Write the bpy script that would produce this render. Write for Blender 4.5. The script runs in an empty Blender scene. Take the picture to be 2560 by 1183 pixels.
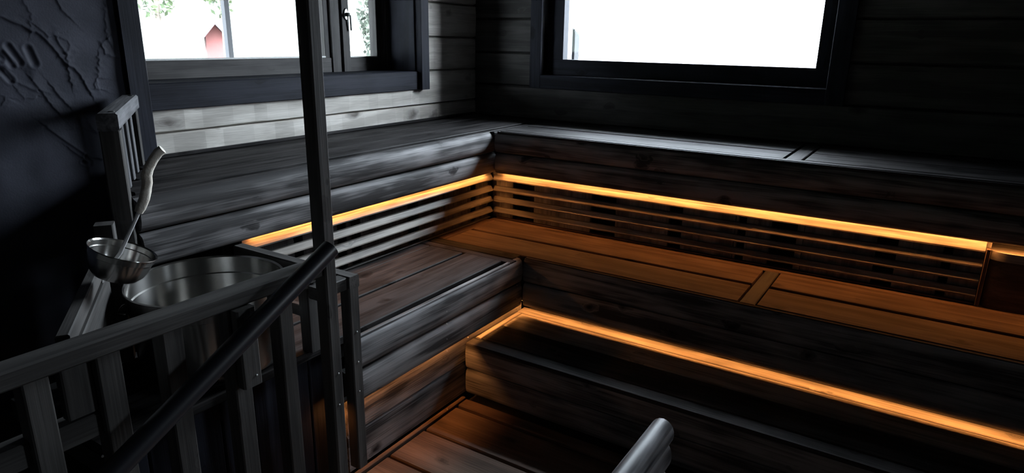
import bpy, bmesh, math, random
import numpy as np
from mathutils import Vector, Matrix, Euler

random.seed(7)
scene = bpy.context.scene
COL = scene.collection

# ------------------------------------------------------------------ camera
FPX = 1667.23
yaw, pitch, roll = 2.13429762, -0.28890607, 0.01652398
CAM = Vector((0.0, 0.0, 1.445))
fwd = Vector((math.cos(yaw) * math.cos(pitch), math.sin(yaw) * math.cos(pitch), math.sin(pitch)))
rgt = Vector((math.sin(yaw), -math.cos(yaw), 0))
up = rgt.cross(fwd)
r1 = rgt * math.cos(roll) + up * math.sin(roll)
u1 = -rgt * math.sin(roll) + up * math.cos(roll)
cd = bpy.data.cameras.new('camera')
cam = bpy.data.objects.new('camera', cd)
COL.objects.link(cam)
m3 = Matrix((r1, u1, -fwd)).transposed()
cam.matrix_world = Matrix.Translation(CAM) @ m3.to_4x4()
cd.sensor_fit = 'HORIZONTAL'
cd.sensor_width = 36
cd.lens = FPX / 2560 * 36
cd.clip_start = 0.02
cd.clip_end = 300
scene.camera = cam

# ------------------------------------------------------------------ sky and exposure
SKY = 115.0          # zenith of an overcast sky, one third of it at the horizon
w = bpy.data.worlds.new('overcast_sky')
scene.world = w
w.use_nodes = True
bg = w.node_tree.nodes['Background']
bg.inputs['Color'].default_value = (0.80, 0.895, 1.0, 1)
wn = w.node_tree
tcw = wn.nodes.new('ShaderNodeTexCoord')
sxyz = wn.nodes.new('ShaderNodeSeparateXYZ')
wn.links.new(tcw.outputs['Generated'], sxyz.inputs[0])
clampz = wn.nodes.new('ShaderNodeMapRange')      # standard overcast sky: (1 + 2 sin h) / 3
clampz.inputs['From Min'].default_value = 0.0
clampz.inputs['From Max'].default_value = 1.0
clampz.inputs['To Min'].default_value = SKY / 3
clampz.inputs['To Max'].default_value = SKY
wn.links.new(sxyz.outputs['Z'], clampz.inputs['Value'])
wn.links.new(clampz.outputs[0], bg.inputs['Strength'])
vs = scene.view_settings
vs.view_transform = 'Standard'
vs.look = 'None'
vs.exposure = 0.0
vs.gamma = 1.0
vs.use_curve_mapping = False
cy = scene.cycles
cy.max_bounces = 6
cy.sample_clamp_indirect = 3.0
cy.caustics_reflective = False
cy.diffuse_bounces = 4
cy.glossy_bounces = 3
cy.transmission_bounces = 2
cy.transparent_max_bounces = 6
LED_STRENGTH = 66.0
LED_COLOR = (1.0, 0.36, 0.085, 1)


def portal(loc, rot, sx, sy):
    ld = bpy.data.lights.new('window_daylight_portal', 'AREA')
    ld.shape = 'RECTANGLE'
    ld.size = sx
    ld.size_y = sy
    ld.cycles.is_portal = True
    o = bpy.data.objects.new('window_daylight_portal', ld)
    o.location = loc
    o.rotation_euler = rot
    COL.objects.link(o)


# portals only guide the sampling of the sky through the two window openings
portal((-1.205, 3.64, 1.70), (math.radians(-90), 0, 0), 1.5, 0.95)
portal((3.17, 3.64, 1.70), (math.radians(-90), 0, 0), 1.14, 0.95)
portal((-2.71, 2.10, 1.66), (0, math.radians(-90), 0), 0.86, 1.56)


# ------------------------------------------------------------------ materials
def new_mat(name):
    m = bpy.data.materials.new(name)
    m.use_nodes = True
    nt = m.node_tree
    return m, nt, nt.nodes['Principled BSDF']


def N(nt, typ, **kw):
    n = nt.nodes.new(typ)
    for k, v in kw.items():
        setattr(n, k, v)
    return n


def wood(name, dark, light, rough=0.42, knots=0.9, bump=0.25, spec=0.5, fine=1.0, kscale=1.0, ramp_lo=0.62, ramp_hi=0.86):
    m, nt, p = new_mat(name)
    lk = nt.links.new
    tc = N(nt, 'ShaderNodeTexCoord')
    oi = N(nt, 'ShaderNodeObjectInfo')
    mul = N(nt, 'ShaderNodeMath', operation='MULTIPLY')
    mul.inputs[1].default_value = 37.0
    lk(oi.outputs['Random'], mul.inputs[0])
    add = N(nt, 'ShaderNodeVectorMath', operation='ADD')
    lk(tc.outputs['Object'], add.inputs[0])
    lk(mul.outputs[0], add.inputs[1])
    # knots: sparse cells stretched along the board
    mk = N(nt, 'ShaderNodeMapping')
    mk.inputs['Scale'].default_value = (4.6 * kscale, 7.5 * kscale, 7.5 * kscale)
    lk(add.outputs[0], mk.inputs[0])
    nk = N(nt, 'ShaderNodeTexNoise')
    nk.inputs['Scale'].default_value = 3.0
    lk(mk.outputs[0], nk.inputs['Vector'])
    kd = N(nt, 'ShaderNodeVectorMath', operation='MULTIPLY_ADD')
    lk(nk.outputs['Color'], kd.inputs[0])
    kd.inputs[1].default_value = (0.35, 0.35, 0.35)
    lk(mk.outputs[0], kd.inputs[2])
    vo = N(nt, 'ShaderNodeTexVoronoi')
    vo.inputs['Scale'].default_value = 1.0
    lk(kd.outputs[0], vo.inputs['Vector'])
    kr = N(nt, 'ShaderNodeMapRange')
    kr.inputs['From Min'].default_value = 0.04
    kr.inputs['From Max'].default_value = 0.20
    kr.inputs['To Min'].default_value = 1.0
    kr.inputs['To Max'].default_value = 0.0
    lk(vo.outputs['Distance'], kr.inputs['Value'])
    # long grain, bent around the knots
    mg = N(nt, 'ShaderNodeMapping')
    mg.inputs['Scale'].default_value = (1.3, 26.0, 26.0)
    lk(add.outputs[0], mg.inputs[0])
    dist = N(nt, 'ShaderNodeVectorMath', operation='MULTIPLY_ADD')
    lk(kr.outputs[0], dist.inputs[0])
    dist.inputs[1].default_value = (0.0, 1.2, 1.2)
    lk(mg.outputs[0], dist.inputs[2])
    n1 = N(nt, 'ShaderNodeTexNoise')
    n1.inputs['Scale'].default_value = 1.0
    n1.inputs['Detail'].default_value = 3.0
    n1.inputs['Roughness'].default_value = 0.6
    n1.inputs['Distortion'].default_value = 0.6
    lk(dist.outputs[0], n1.inputs['Vector'])
    mf = N(nt, 'ShaderNodeMapping')
    mf.inputs['Scale'].default_value = (6.0, 210.0 * fine, 210.0 * fine)
    lk(add.outputs[0], mf.inputs[0])
    n2 = N(nt, 'ShaderNodeTexNoise')
    n2.inputs['Scale'].default_value = 1.0
    n2.inputs['Detail'].default_value = 1.0
    lk(mf.outputs[0], n2.inputs['Vector'])
    mb = N(nt, 'ShaderNodeMapping')
    mb.inputs['Scale'].default_value = (4.5, 12.0, 12.0)
    lk(add.outputs[0], mb.inputs[0])
    n3 = N(nt, 'ShaderNodeTexNoise')      # blotchy uptake of the stain
    n3.inputs['Scale'].default_value = 1.0
    n3.inputs['Detail'].default_value = 2.0
    lk(mb.outputs[0], n3.inputs['Vector'])
    mx = N(nt, 'ShaderNodeMath', operation='MULTIPLY_ADD')
    lk(n2.outputs['Fac'], mx.inputs[0])
    mx.inputs[1].default_value = 0.30
    lk(n1.outputs['Fac'], mx.inputs[2])
    gs = N(nt, 'ShaderNodeMath', operation='MULTIPLY')
    gs.inputs[1].default_value = 0.75
    lk(mx.outputs[0], gs.inputs[0])
    mx2 = N(nt, 'ShaderNodeMath', operation='MULTIPLY_ADD')
    lk(n3.outputs['Fac'], mx2.inputs[0])
    mx2.inputs[1].default_value = 0.5
    lk(gs.outputs[0], mx2.inputs[2])
    ramp = N(nt, 'ShaderNodeValToRGB')
    ramp.color_ramp.elements[0].position = ramp_lo
    ramp.color_ramp.elements[0].color = (*dark, 1)
    ramp.color_ramp.elements[1].position = ramp_hi
    ramp.color_ramp.elements[1].color = (*light, 1)
    sc_ = N(nt, 'ShaderNodeMath', operation='MULTIPLY')
    sc_.inputs[1].default_value = 1.0
    lk(mx2.outputs[0], sc_.inputs[0])
    lk(sc_.outputs[0], ramp.inputs[0])
    kmix = N(nt, 'ShaderNodeMix', data_type='RGBA')
    km = N(nt, 'ShaderNodeMath', operation='MULTIPLY')
    km.inputs[1].default_value = knots
    lk(kr.outputs[0], km.inputs[0])
    lk(km.outputs[0], kmix.inputs['Factor'])
    lk(ramp.outputs[0], kmix.inputs['A'])
    kmix.inputs['B'].default_value = (dark[0] * 0.22, dark[1] * 0.2, dark[2] * 0.2, 1)
    lk(kmix.outputs['Result'], p.inputs['Base Color'])
    p.inputs['Roughness'].default_value = rough
    p.inputs['Specular IOR Level'].default_value = spec
    bp = N(nt, 'ShaderNodeBump')
    bp.inputs['Strength'].default_value = bump
    bp.inputs['Distance'].default_value = 0.003
    lk(n2.outputs['Fac'], bp.inputs['Height'])
    lk(bp.outputs[0], p.inputs['Normal'])
    return m


M = {}
M['stain'] = wood('black_stained_wood', (0.03, 0.028, 0.028), (0.085, 0.08, 0.078), 0.62, spec=0.1)
M['seat'] = wood('black_stained_seat_wood', (0.010, 0.0095, 0.0098), (0.046, 0.043, 0.0435), 0.6, knots=0.92, spec=0.06)
M['log'] = wood('black_stained_log', (0.045, 0.0438, 0.045), (0.265, 0.258, 0.263), 0.6, knots=0.97, bump=0.25, spec=0.12)
M['hewn'] = wood('grey_stained_hewn_log', (0.44, 0.415, 0.38), (0.66, 0.63, 0.585), 0.75, knots=0.85, bump=0.3, spec=0.1, kscale=0.8)
M['sash'] = wood('grey_brown_sash_wood', (0.045, 0.043, 0.043), (0.085, 0.081, 0.080), 0.55, knots=0.5, bump=0.15, spec=0.15)
M['wallr'] = wood('grey_stained_wall_log', (0.035, 0.034, 0.032), (0.08, 0.077, 0.073), 0.7, knots=0.7, bump=0.2, spec=0.25)
M['trim'] = wood('black_blue_trim_wood', (0.008, 0.009, 0.014), (0.020, 0.022, 0.032), 0.6, knots=0.8, bump=0.15, spec=0.12)
M['rail'] = wood('black_rail_wood', (0.040, 0.038, 0.037), (0.088, 0.084, 0.081), 0.55, knots=0.6, bump=0.15, spec=0.2)
M['floor'] = wood('brown_floor_wood', (0.07, 0.045, 0.033), (0.15, 0.10, 0.075), 0.55, knots=0.7, spec=0.12)
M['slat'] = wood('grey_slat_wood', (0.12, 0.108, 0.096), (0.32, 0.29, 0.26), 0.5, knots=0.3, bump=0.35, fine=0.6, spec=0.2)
M['ceil'] = wood('ceiling_wood', (0.03, 0.029, 0.028), (0.05, 0.048, 0.046), 0.6, knots=0.5)
M['handle'] = wood('pale_stick_wood', (0.70, 0.63, 0.54), (0.88, 0.83, 0.75), 0.6, knots=0.4, bump=0.4, spec=0.2)
M['cap'] = wood('grey_weathered_rail_wood', (0.05, 0.05, 0.054), (0.18, 0.18, 0.19), 0.6, knots=0.0, bump=0.3, fine=0.5, spec=0.15)
M['logcap'] = wood('grey_streaked_log_wood', (0.022, 0.022, 0.025), (0.13, 0.13, 0.138), 0.5, knots=0.0, bump=0.3, fine=0.35, spec=0.2, ramp_lo=0.70, ramp_hi=0.84)


def plain(name, col, rough=0.5, metal=0.0, spec=0.5):
    m, nt, p = new_mat(name)
    p.inputs['Base Color'].default_value = (*col, 1)
    p.inputs['Roughness'].default_value = rough
    p.inputs['Metallic'].default_value = metal
    p.inputs['Specular IOR Level'].default_value = spec
    return m


def steel(name, rough, radial=True):
    m, nt, p = new_mat(name)
    lk = nt.links.new
    p.inputs['Metallic'].default_value = 1.0
    p.inputs['Base Color'].default_value = (0.55, 0.54, 0.52, 1)
    p.inputs['Roughness'].default_value = rough
    p.inputs['Anisotropic'].default_value = 0.85
    p.inputs['Anisotropic Rotation'].default_value = 0.25
    tg = N(nt, 'ShaderNodeTangent', direction_type='RADIAL', axis='Z')
    lk(tg.outputs[0], p.inputs['Tangent'])
    return m


M['steel'] = steel('brushed_stainless_steel', 0.22)
M['bolt'] = plain('zinc_bolt', (0.8, 0.8, 0.8), 0.35, 0.8)
M['rod'] = plain('matt_steel_rod', (0.75, 0.75, 0.75), 0.55, 0.3)
M['tube'] = plain('black_plastic_tube', (0.012, 0.013, 0.018), 0.38, 0.0, 0.6)
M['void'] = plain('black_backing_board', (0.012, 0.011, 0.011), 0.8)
M['seal'] = plain('black_rubber_seal', (0.01, 0.01, 0.01), 0.6)
M['keymetal'] = plain('dark_lock_metal', (0.25, 0.25, 0.26), 0.3, 1.0)
M['white_trim'] = plain('white_exterior_paint', (0.75, 0.75, 0.74), 0.5)
M['redwall'] = plain('red_painted_boards', (0.06, 0.012, 0.0095), 0.8)
M['redroof'] = plain('dark_red_roof', (0.016, 0.006, 0.006), 0.8)
M['pole'] = plain('weathered_grey_pole', (0.012, 0.013, 0.016), 0.8)
M['bark'] = plain('tree_bark', (0.05, 0.04, 0.03), 0.9)
M['blocker'] = plain('light_blocker_boards', (0.03, 0.03, 0.03), 0.8)  # dark boards of the added light blockers outdoors
M['water'] = plain('tub_water', (0.02, 0.02, 0.02), 0.05, 0.0, 0.6)


def noisy(name, a, b, scale, rough=0.9):
    m, nt, p = new_mat(name)
    nz = N(nt, 'ShaderNodeTexNoise')
    nz.inputs['Scale'].default_value = scale
    nz.inputs['Detail'].default_value = 5
    tc = N(nt, 'ShaderNodeTexCoord')
    nt.links.new(tc.outputs['Object'], nz.inputs['Vector'])
    rp = N(nt, 'ShaderNodeValToRGB')
    rp.color_ramp.elements[0].position = 0.35
    rp.color_ramp.elements[1].position = 0.65
    rp.color_ramp.elements[0].color = (*a, 1)
    rp.color_ramp.elements[1].color = (*b, 1)
    nt.links.new(nz.outputs['Fac'], rp.inputs[0])
    nt.links.new(rp.outputs[0], p.inputs['Base Color'])
    p.inputs['Roughness'].default_value = rough
    return m


M['gravel'] = noisy('pale_gravel', (0.10, 0.10, 0.095), (0.15, 0.15, 0.14), 3.0)
M['leaf'] = noisy('green_leaves', (0.012, 0.022, 0.006), (0.03, 0.042, 0.012), 1.5)
M['leafdark'] = noisy('dark_green_needles', (0.006, 0.010, 0.005), (0.014, 0.020, 0.010), 2.5)


def plaster_mat():
    m, nt, p = new_mat('black_plaster')
    lk = nt.links.new
    tc = N(nt, 'ShaderNodeTexCoord')
    nz = N(nt, 'ShaderNodeTexNoise')
    nz.inputs['Scale'].default_value = 9
    nz.inputs['Detail'].default_value = 6
    lk(tc.outputs['Object'], nz.inputs['Vector'])
    rp = N(nt, 'ShaderNodeValToRGB')
    rp.color_ramp.elements[0].position = 0.3
    rp.color_ramp.elements[0].color = (0.024, 0.026, 0.037, 1)
    rp.color_ramp.elements[1].position = 0.7
    rp.color_ramp.elements[1].color = (0.043, 0.045, 0.062, 1)
    lk(nz.outputs['Fac'], rp.inputs[0])
    lk(rp.outputs[0], p.inputs['Base Color'])
    p.inputs['Roughness'].default_value = 0.7
    p.inputs['Specular IOR Level'].default_value = 0.2
    n2 = N(nt, 'ShaderNodeTexNoise')
    n2.inputs['Scale'].default_value = 160
    n2.inputs['Detail'].default_value = 4
    lk(tc.outputs['Object'], n2.inputs['Vector'])
    bp = N(nt, 'ShaderNodeBump')
    bp.inputs['Strength'].default_value = 0.25
    bp.inputs['Distance'].default_value = 0.002
    lk(n2.outputs['Fac'], bp.inputs['Height'])
    lk(bp.outputs[0], p.inputs['Normal'])
    return m


M['plaster'] = plaster_mat()


def glass_mat():
    m = bpy.data.materials.new('window_glass')
    m.use_nodes = True
    nt = m.node_tree
    nt.nodes.clear()
    out = N(nt, 'ShaderNodeOutputMaterial')
    tr = N(nt, 'ShaderNodeBsdfTransparent')
    tr.inputs[0].default_value = (0.97, 0.98, 0.98, 1)
    gl = N(nt, 'ShaderNodeBsdfGlossy')
    gl.inputs['Roughness'].default_value = 0.02
    mx = N(nt, 'ShaderNodeMixShader')
    mx.inputs[0].default_value = 0.05
    nt.links.new(tr.outputs[0], mx.inputs[1])
    nt.links.new(gl.outputs[0], mx.inputs[2])
    nt.links.new(mx.outputs[0], out.inputs[0])
    return m


M['glass'] = glass_mat()


def emit_mat():
    m = bpy.data.materials.new('warm_led_light')
    m.use_nodes = True
    nt = m.node_tree
    nt.nodes.clear()
    out = N(nt, 'ShaderNodeOutputMaterial')
    e = N(nt, 'ShaderNodeEmission')
    e.inputs[0].default_value = LED_COLOR
    e.inputs[1].default_value = LED_STRENGTH
    nt.links.new(e.outputs[0], out.inputs[0])
    return m


M['led'] = emit_mat()


# ------------------------------------------------------------------ helpers
def link(o, parent=None):
    COL.objects.link(o)
    if parent is not None:
        o.parent = parent
    return o


def tag(o, label=None, cat=None, group=None, kind=None):
    if label:
        o['label'] = label
    if cat:
        o['category'] = cat
    if group:
        o['group'] = group
    if kind:
        o['kind'] = kind
    return o


def thing(name, label, cat, loc=(0, 0, 0), group=None):
    o = bpy.data.objects.new(name, None)
    o.empty_display_size = 0.1
    o.location = loc
    link(o)
    return tag(o, label, cat, group)


def fin(name, verts, faces, mat, parent=None, smooth=None, matrix=None):
    me = bpy.data.meshes.new(name)
    me.from_pydata(verts, [], faces)
    me.update()
    bm = bmesh.new()
    bm.from_mesh(me)
    bmesh.ops.recalc_face_normals(bm, faces=bm.faces)
    bm.to_mesh(me)
    bm.free()
    if smooth is not None:
        for p in me.polygons:
            p.use_smooth = True
        me.set_sharp_from_angle(angle=math.radians(smooth))
    if mat is not None:
        me.materials.append(M[mat] if isinstance(mat, str) else mat)
    o = bpy.data.objects.new(name, me)
    link(o)
    if matrix is not None:
        o.matrix_world = matrix
    if parent is not None:
        o.parent = parent
        o.matrix_parent_inverse = Matrix.Translation(-Vector(parent.location)) if parent.type == 'EMPTY' else parent.matrix_world.inverted()
    return o


def prism_data(prof, length):
    n = len(prof)
    v = [(0, -u, z) for u, z in prof] + [(length, -u, z) for u, z in prof]
    f = [(i, (i + 1) % n, n + (i + 1) % n, n + i) for i in range(n)]
    f += [tuple(range(n))[::-1], tuple(range(n, 2 * n))]
    return v, f


def chamf(u0, u1, z0, z1, c=0.003):
    return [(u0, z0 + c), (u0 + c, z0), (u1 - c, z0), (u1, z0 + c), (u1, z1 - c), (u1 - c, z1), (u0 + c, z1), (u0, z1 - c)]


def halflog(h, bulge, t, n=12, edge=0.006):
    """half-round log board: u=0 at its proudest line, back at -t"""
    pts = [(-t, 0.0)]
    for i in range(n + 1):
        a = -1 + 2 * i / n
        u = -bulge + bulge * math.sqrt(max(0.0, 1 - (abs(a) ** 2.2)))
        z = h * (0.5 + 0.5 * a)
        if i == 0:
            u = -bulge
        if i == n:
            u = -bulge
        pts.append((u, min(max(z, 0.0015), h - 0.0015)))
    pts.append((-t, h))
    return pts


def run(side, name, prof, a, b, off, z, mat, parent, smooth=None):
    """board along X (side R, proud towards -Y) or along Y (side L, proud towards +X)"""
    v, f = prism_data(prof, b - a)
    if side == 'R':
        mw = Matrix.Translation((a, off, z))
    else:
        mw = Matrix.Translation((off, a, z)) @ Matrix.Rotation(math.pi / 2, 4, 'Z')
    return fin(name, v, f, mat, parent, smooth, mw)


def box(name, x0, x1, y0, y1, z0, z1, mat, parent=None, c=0.002):
    """chamfered board with its long axis as local X"""
    dx, dy, dz = x1 - x0, y1 - y0, z1 - z0
    if dz >= dx and dz >= dy:
        # local X -> world Z
        prof = chamf(-dy, 0, 0, dx, min(c, dx / 3, dy / 3))
        v, f = prism_data(prof, dz)
        # local (x, y, z) -> world (x0 + z, y0 + y, z0 + x)
        mw = Matrix(((0, 0, 1, x0), (0, 1, 0, y0), (1, 0, 0, z0), (0, 0, 0, 1)))
        v = [(p[0], p[1], p[2]) for p in v]
        # mirrored frame: swap to keep a proper rotation
        mw = Matrix(((0, 0, 1, x0), (0, -1, 0, y1), (1, 0, 0, z0), (0, 0, 0, 1)))
        return fin(name, v, f, mat, parent, None, mw)
    if dx >= dy:
        return run('R', name, chamf(-dy, 0, 0, dz, min(c, dy / 3, dz / 3)), x0, x1, y0, z0, mat, parent)
    return run('L', name, chamf(-dx, 0, 0, dz, min(c, dx / 3, dz / 3)), y0, y1, x1, z0, mat, parent)


def boxes_mesh(name, lst, mat, parent=None):
    v, f = [], []
    for x0, x1, y0, y1, z0, z1 in lst:
        n = len(v)
        v += [(x, y, z) for z in (z0, z1) for y in (y0, y1) for x in (x0, x1)]
        f += [(n, n + 2, n + 3, n + 1), (n + 4, n + 5, n + 7, n + 6), (n, n + 1, n + 5, n + 4), (n + 2, n + 6, n + 7, n + 3), (n, n + 4, n + 6, n + 2), (n + 1, n + 3, n + 7, n + 5)]
    return fin(name, v, f, mat, parent)


def frame_of(p, q, side_hint=(0, 0, 1)):
    x = (Vector(q) - Vector(p)).normalized()
    y = Vector(side_hint).cross(x).normalized()
    z = x.cross(y)
    m = Matrix((x, y, z)).transposed().to_4x4()
    m.translation = Vector(p)
    return m


def bar(name, p, q, wy, wz, mat, parent=None, c=0.003, hint=(0, 0, 1)):
    """bar from p to q, centred, wy across, wz along the hint"""
    L = (Vector(q) - Vector(p)).length
    v, f = prism_data(chamf(-wy / 2, wy / 2, -wz / 2, wz / 2, c), L)
    return fin(name, v, f, mat, parent, None, frame_of(p, q, hint))


def tube(name, pts, radii, mat, parent=None, n=16, smooth=40, caps=True):
    verts, faces = [], []
    P = [Vector(p) for p in pts]
    for i, p in enumerate(P):
        t = (P[min(i + 1, len(P) - 1)] - P[max(i - 1, 0)]).normalized()
        a = t.cross(Vector((0, 0, 1)))
        if a.length < 1e-4:
            a = Vector((1, 0, 0))
        a.normalize()
        b = t.cross(a)
        for k in range(n):
            th = 2 * math.pi * k / n
            verts.append(tuple(p + (a * math.cos(th) + b * math.sin(th)) * radii[i]))
    for i in range(len(P) - 1):
        for k in range(n):
            k2 = (k + 1) % n
            faces.append((i * n + k, i * n + k2, (i + 1) * n + k2, (i + 1) * n + k))
    if caps:
        faces.append(tuple(range(n))[::-1])
        faces.append(tuple(range((len(P) - 1) * n, len(P) * n)))
    return fin(name, verts, faces, mat, parent, smooth)


def lathe(name, prof, mat, parent=None, n=64, smooth=40, matrix=None):
    verts, faces = [], []
    for r, z in prof:
        for k in range(n):
            th = 2 * math.pi * k / n
            verts.append((r * math.cos(th), r * math.sin(th), z))
    m_ = len(prof)
    for i in range(m_ - 1):
        for k in range(n):
            k2 = (k + 1) % n
            faces.append((i * n + k, i * n + k2, (i + 1) * n + k2, (i + 1) * n + k))
    return fin(name, verts, faces, mat, parent, smooth, matrix)


def attach(o, parent):
    o.parent = parent
    o.matrix_parent_inverse = parent.matrix_world.inverted() if parent.type != 'EMPTY' else Matrix.Translation(-Vector(parent.location))


BOLT = None


def bolt(loc, direction, parent, r=0.007, l=0.007):
    """domed hexagon bolt head"""
    global BOLT
    if BOLT is None:
        v, f = [], []
        rings = [(1.0, 0.0), (1.0, 0.6), (0.8, 0.9), (0.35, 1.05)]
        for rr, zz in rings:
            for k in range(6):
                a = math.pi / 3 * k
                v.append((zz * l, rr * r * math.cos(a), rr * r * math.sin(a)))
        for i in range(3):
            for k in range(6):
                f.append((i * 6 + k, i * 6 + (k + 1) % 6, i * 6 + 6 + (k + 1) % 6, i * 6 + 6 + k))
        f.append(tuple(range(18, 24)))
        f.append(tuple(range(6))[::-1])
        BOLT = fin('bolt', v, f, 'bolt')
        o = BOLT
    else:
        o = bpy.data.objects.new('bolt', BOLT.data)
        link(o)
    x = Vector(direction).normalized()
    hint = Vector((0, 0, 1)) if abs(x.z) < 0.9 else Vector((0, 1, 0))
    o.matrix_world = frame_of(loc, Vector(loc) + x, hint)
    attach(o, parent)
    return o


# ------------------------------------------------------------------ key levels
ZU, ZM, ZL = 0.995, 0.535, 0.270          # bench tops above the duckboard floor
XW, YW = -2.43, 3.40                      # log wall faces
XU, YU = -1.875, 2.785                    # upper bench fronts
XM, YM = -1.416, 2.333                    # middle bench fronts
XS, YS = -1.905, 2.820                    # slatted backrest fronts
XB = -1.463                               # lower riser of the left bench
YB = 1.968                                # lower bench front
FZ = 0.030                                # top of the floor boards
XR = 4.40                                 # where the right benches end
CZ = 2.42                                 # ceiling
Y0 = -1.35                                # wall behind the camera

# ------------------------------------------------------------------ shell
fl = boxes_mesh('floor', [(-2.7, 4.7, Y0 - 0.1, 3.66, -0.25, -0.005)], 'void')
tag(fl, 'dark subfloor under the brown duckboards', 'floor', kind='structure')
ce = boxes_mesh('ceiling', [(-2.72, 4.7, Y0 - 0.1, 3.66, CZ, CZ + 0.12)], 'ceil')
tag(ce, 'dark boarded ceiling', 'ceiling', kind='structure')

# left log wall backing, with the opening for window_1
WL = dict(y0=1.36, y1=2.85, z0=1.268, z1=2.05)
wl = boxes_mesh('wall_left', [(-2.72, -2.46, 1.27, WL['y0'], -0.05, CZ), (-2.72, -2.46, WL['y1'], 3.66, -0.05, CZ),
                              (-2.72, -2.46, WL['y0'], WL['y1'], -0.05, WL['z0'] - 0.03), (-2.72, -2.46, WL['y0'], WL['y1'], WL['z1'], CZ)], 'void')
tag(wl, 'grey hewn log wall with the wide window above the upper bench', 'wall', kind='structure')
WR = dict(x0=-1.97, x1=-0.455, z0=1.248, z1=2.15)
WR3 = dict(x0=2.60, x1=3.75)                  # opening added outside the view to light the railing from the side
wr = boxes_mesh('wall_right', [(-2.72, WR['x0'], 3.425, 3.64, -0.05, CZ), (WR['x1'], WR3['x0'], 3.425, 3.64, -0.05, CZ), (WR3['x1'], 4.7, 3.425, 3.64, -0.05, CZ),
                               (WR['x0'], WR['x1'], 3.425, 3.64, -0.05, WR['z0'] - 0.025), (WR['x0'], WR['x1'], 3.425, 3.64, WR['z1'], CZ),
                               (WR3['x0'], WR3['x1'], 3.425, 3.64, -0.05, WR['z0'] - 0.025), (WR3['x0'], WR3['x1'], 3.425, 3.64, WR['z1'], CZ)], 'void')
tag(wr, 'dark log wall with the big bright window', 'wall', kind='structure')
we = boxes_mesh('wall_east', [(4.6, 4.7, Y0 - 0.1, 3.66, -0.05, CZ)], 'wallr')
tag(we, 'dark wall closing the sauna to the right of the view', 'wall', kind='structure')
wb = boxes_mesh('wall_back', [(-2.72, 4.7, Y0 - 0.1, Y0, -0.05, CZ)], 'wallr')
tag(wb, 'dark wall behind the viewer', 'wall', kind='structure')


def hewn_log(name, side, a, b, off, z0, z1, mat, parent, amp=0.0048, fmin=0.06, fmax=0.15, seed=0, wav=0.002):
    """log board with axe-hewn facets along its face"""
    rg = random.Random(seed)
    s = a
    st = []
    while s < b - 1e-4:
        e = min(b, s + rg.uniform(fmin, fmax))
        if b - e < fmin * 0.6:
            e = b
        # shallow axe scallops: neighbouring facets meet in a soft ridge or hollow
        dlast = rg.uniform(0.3, 1.0) * amp * (-1 if len(st) % 2 else 1)
        st.append((s, dlast))
        if e >= b:
            st.append((b, -dlast))
        s = e
    verts, faces = [], []
    h = z1 - z0
    n = 8
    for (x, d) in st:
        w0 = rg.uniform(-wav, wav)
        w1 = rg.uniform(-wav, wav)
        prof = [(-0.03, 0.0), (-0.012, 0.003 + w0 * 0.3), (-0.001 + d * 0.5, 0.008 + w0), (0.0 + d, h * 0.3), (0.001 + d, h * 0.7), (-0.001 + d * 0.5, h - 0.008 + w1), (-0.012, h - 0.003 + w1 * 0.3), (-0.03, h)]
        for u, z in prof:
            verts.append((x - a, -u, z))
    for i in range(len(st) - 1):
        for k in range(n - 1):
            faces.append((i * n + k, i * n + k + 1, (i + 1) * n + k + 1, (i + 1) * n + k))
    faces.append(tuple(range(n))[::-1])
    faces.append(tuple(range((len(st) - 1) * n, len(st) * n)))
    mw = Matrix.Translation((a, off, z0)) if side == 'R' else Matrix.Translation((off, a, z0)) @ Matrix.Rotation(math.pi / 2, 4, 'Z')
    return fin(name, verts, faces, mat, parent, None, mw)


zj = [0.905, 1.083, 1.266, 1.446, 1.627, 1.808, 1.99, 2.17, CZ]
for i in range(len(zj) - 1):
    z0, z1 = zj[i], zj[i + 1]
    if z0 < WL['z1'] and z1 > WL['z0'] - 0.03 + 0.05:
        hewn_log('log', 'L', 2.86, 3.40, XW, z0, z1, 'hewn', wl, seed=20 + i)
    else:
        hewn_log('log', 'L', 1.30, 3.40, XW, z0, z1, 'hewn', wl, seed=20 + i)
zr = [0.800, 0.990, 1.178, 1.365, 1.552, 1.738, 1.925, 2.112, 2.30, CZ]
for i in range(len(zr) - 1):
    z0, z1 = zr[i], zr[i + 1]
    if z0 < WR['z1'] - 0.1 and z1 > WR['z0']:
        hewn_log('log', 'R', XW + 0.002, -2.0, YW, z0, z1, 'wallr', wr, seed=50 + i, amp=0.0006, fmin=.2, fmax=.4, wav=0.001)
        hewn_log('log', 'R', 3.72, 4.6, YW, z0, z1, 'wallr', wr, seed=110 + i, amp=0.0006, fmin=.2, fmax=.4, wav=0.001)
        hewn_log('log', 'R', -0.42, 2.62, YW, z0, z1, 'wallr', wr, seed=70 + i, amp=0.0006, fmin=.2, fmax=.4, wav=0.001)
    else:
        hewn_log('log', 'R', XW + 0.002, 4.6, YW, z0, z1, 'wallr', wr, seed=90 + i, amp=0.0006, fmin=.2, fmax=.4, wav=0.001)

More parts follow.
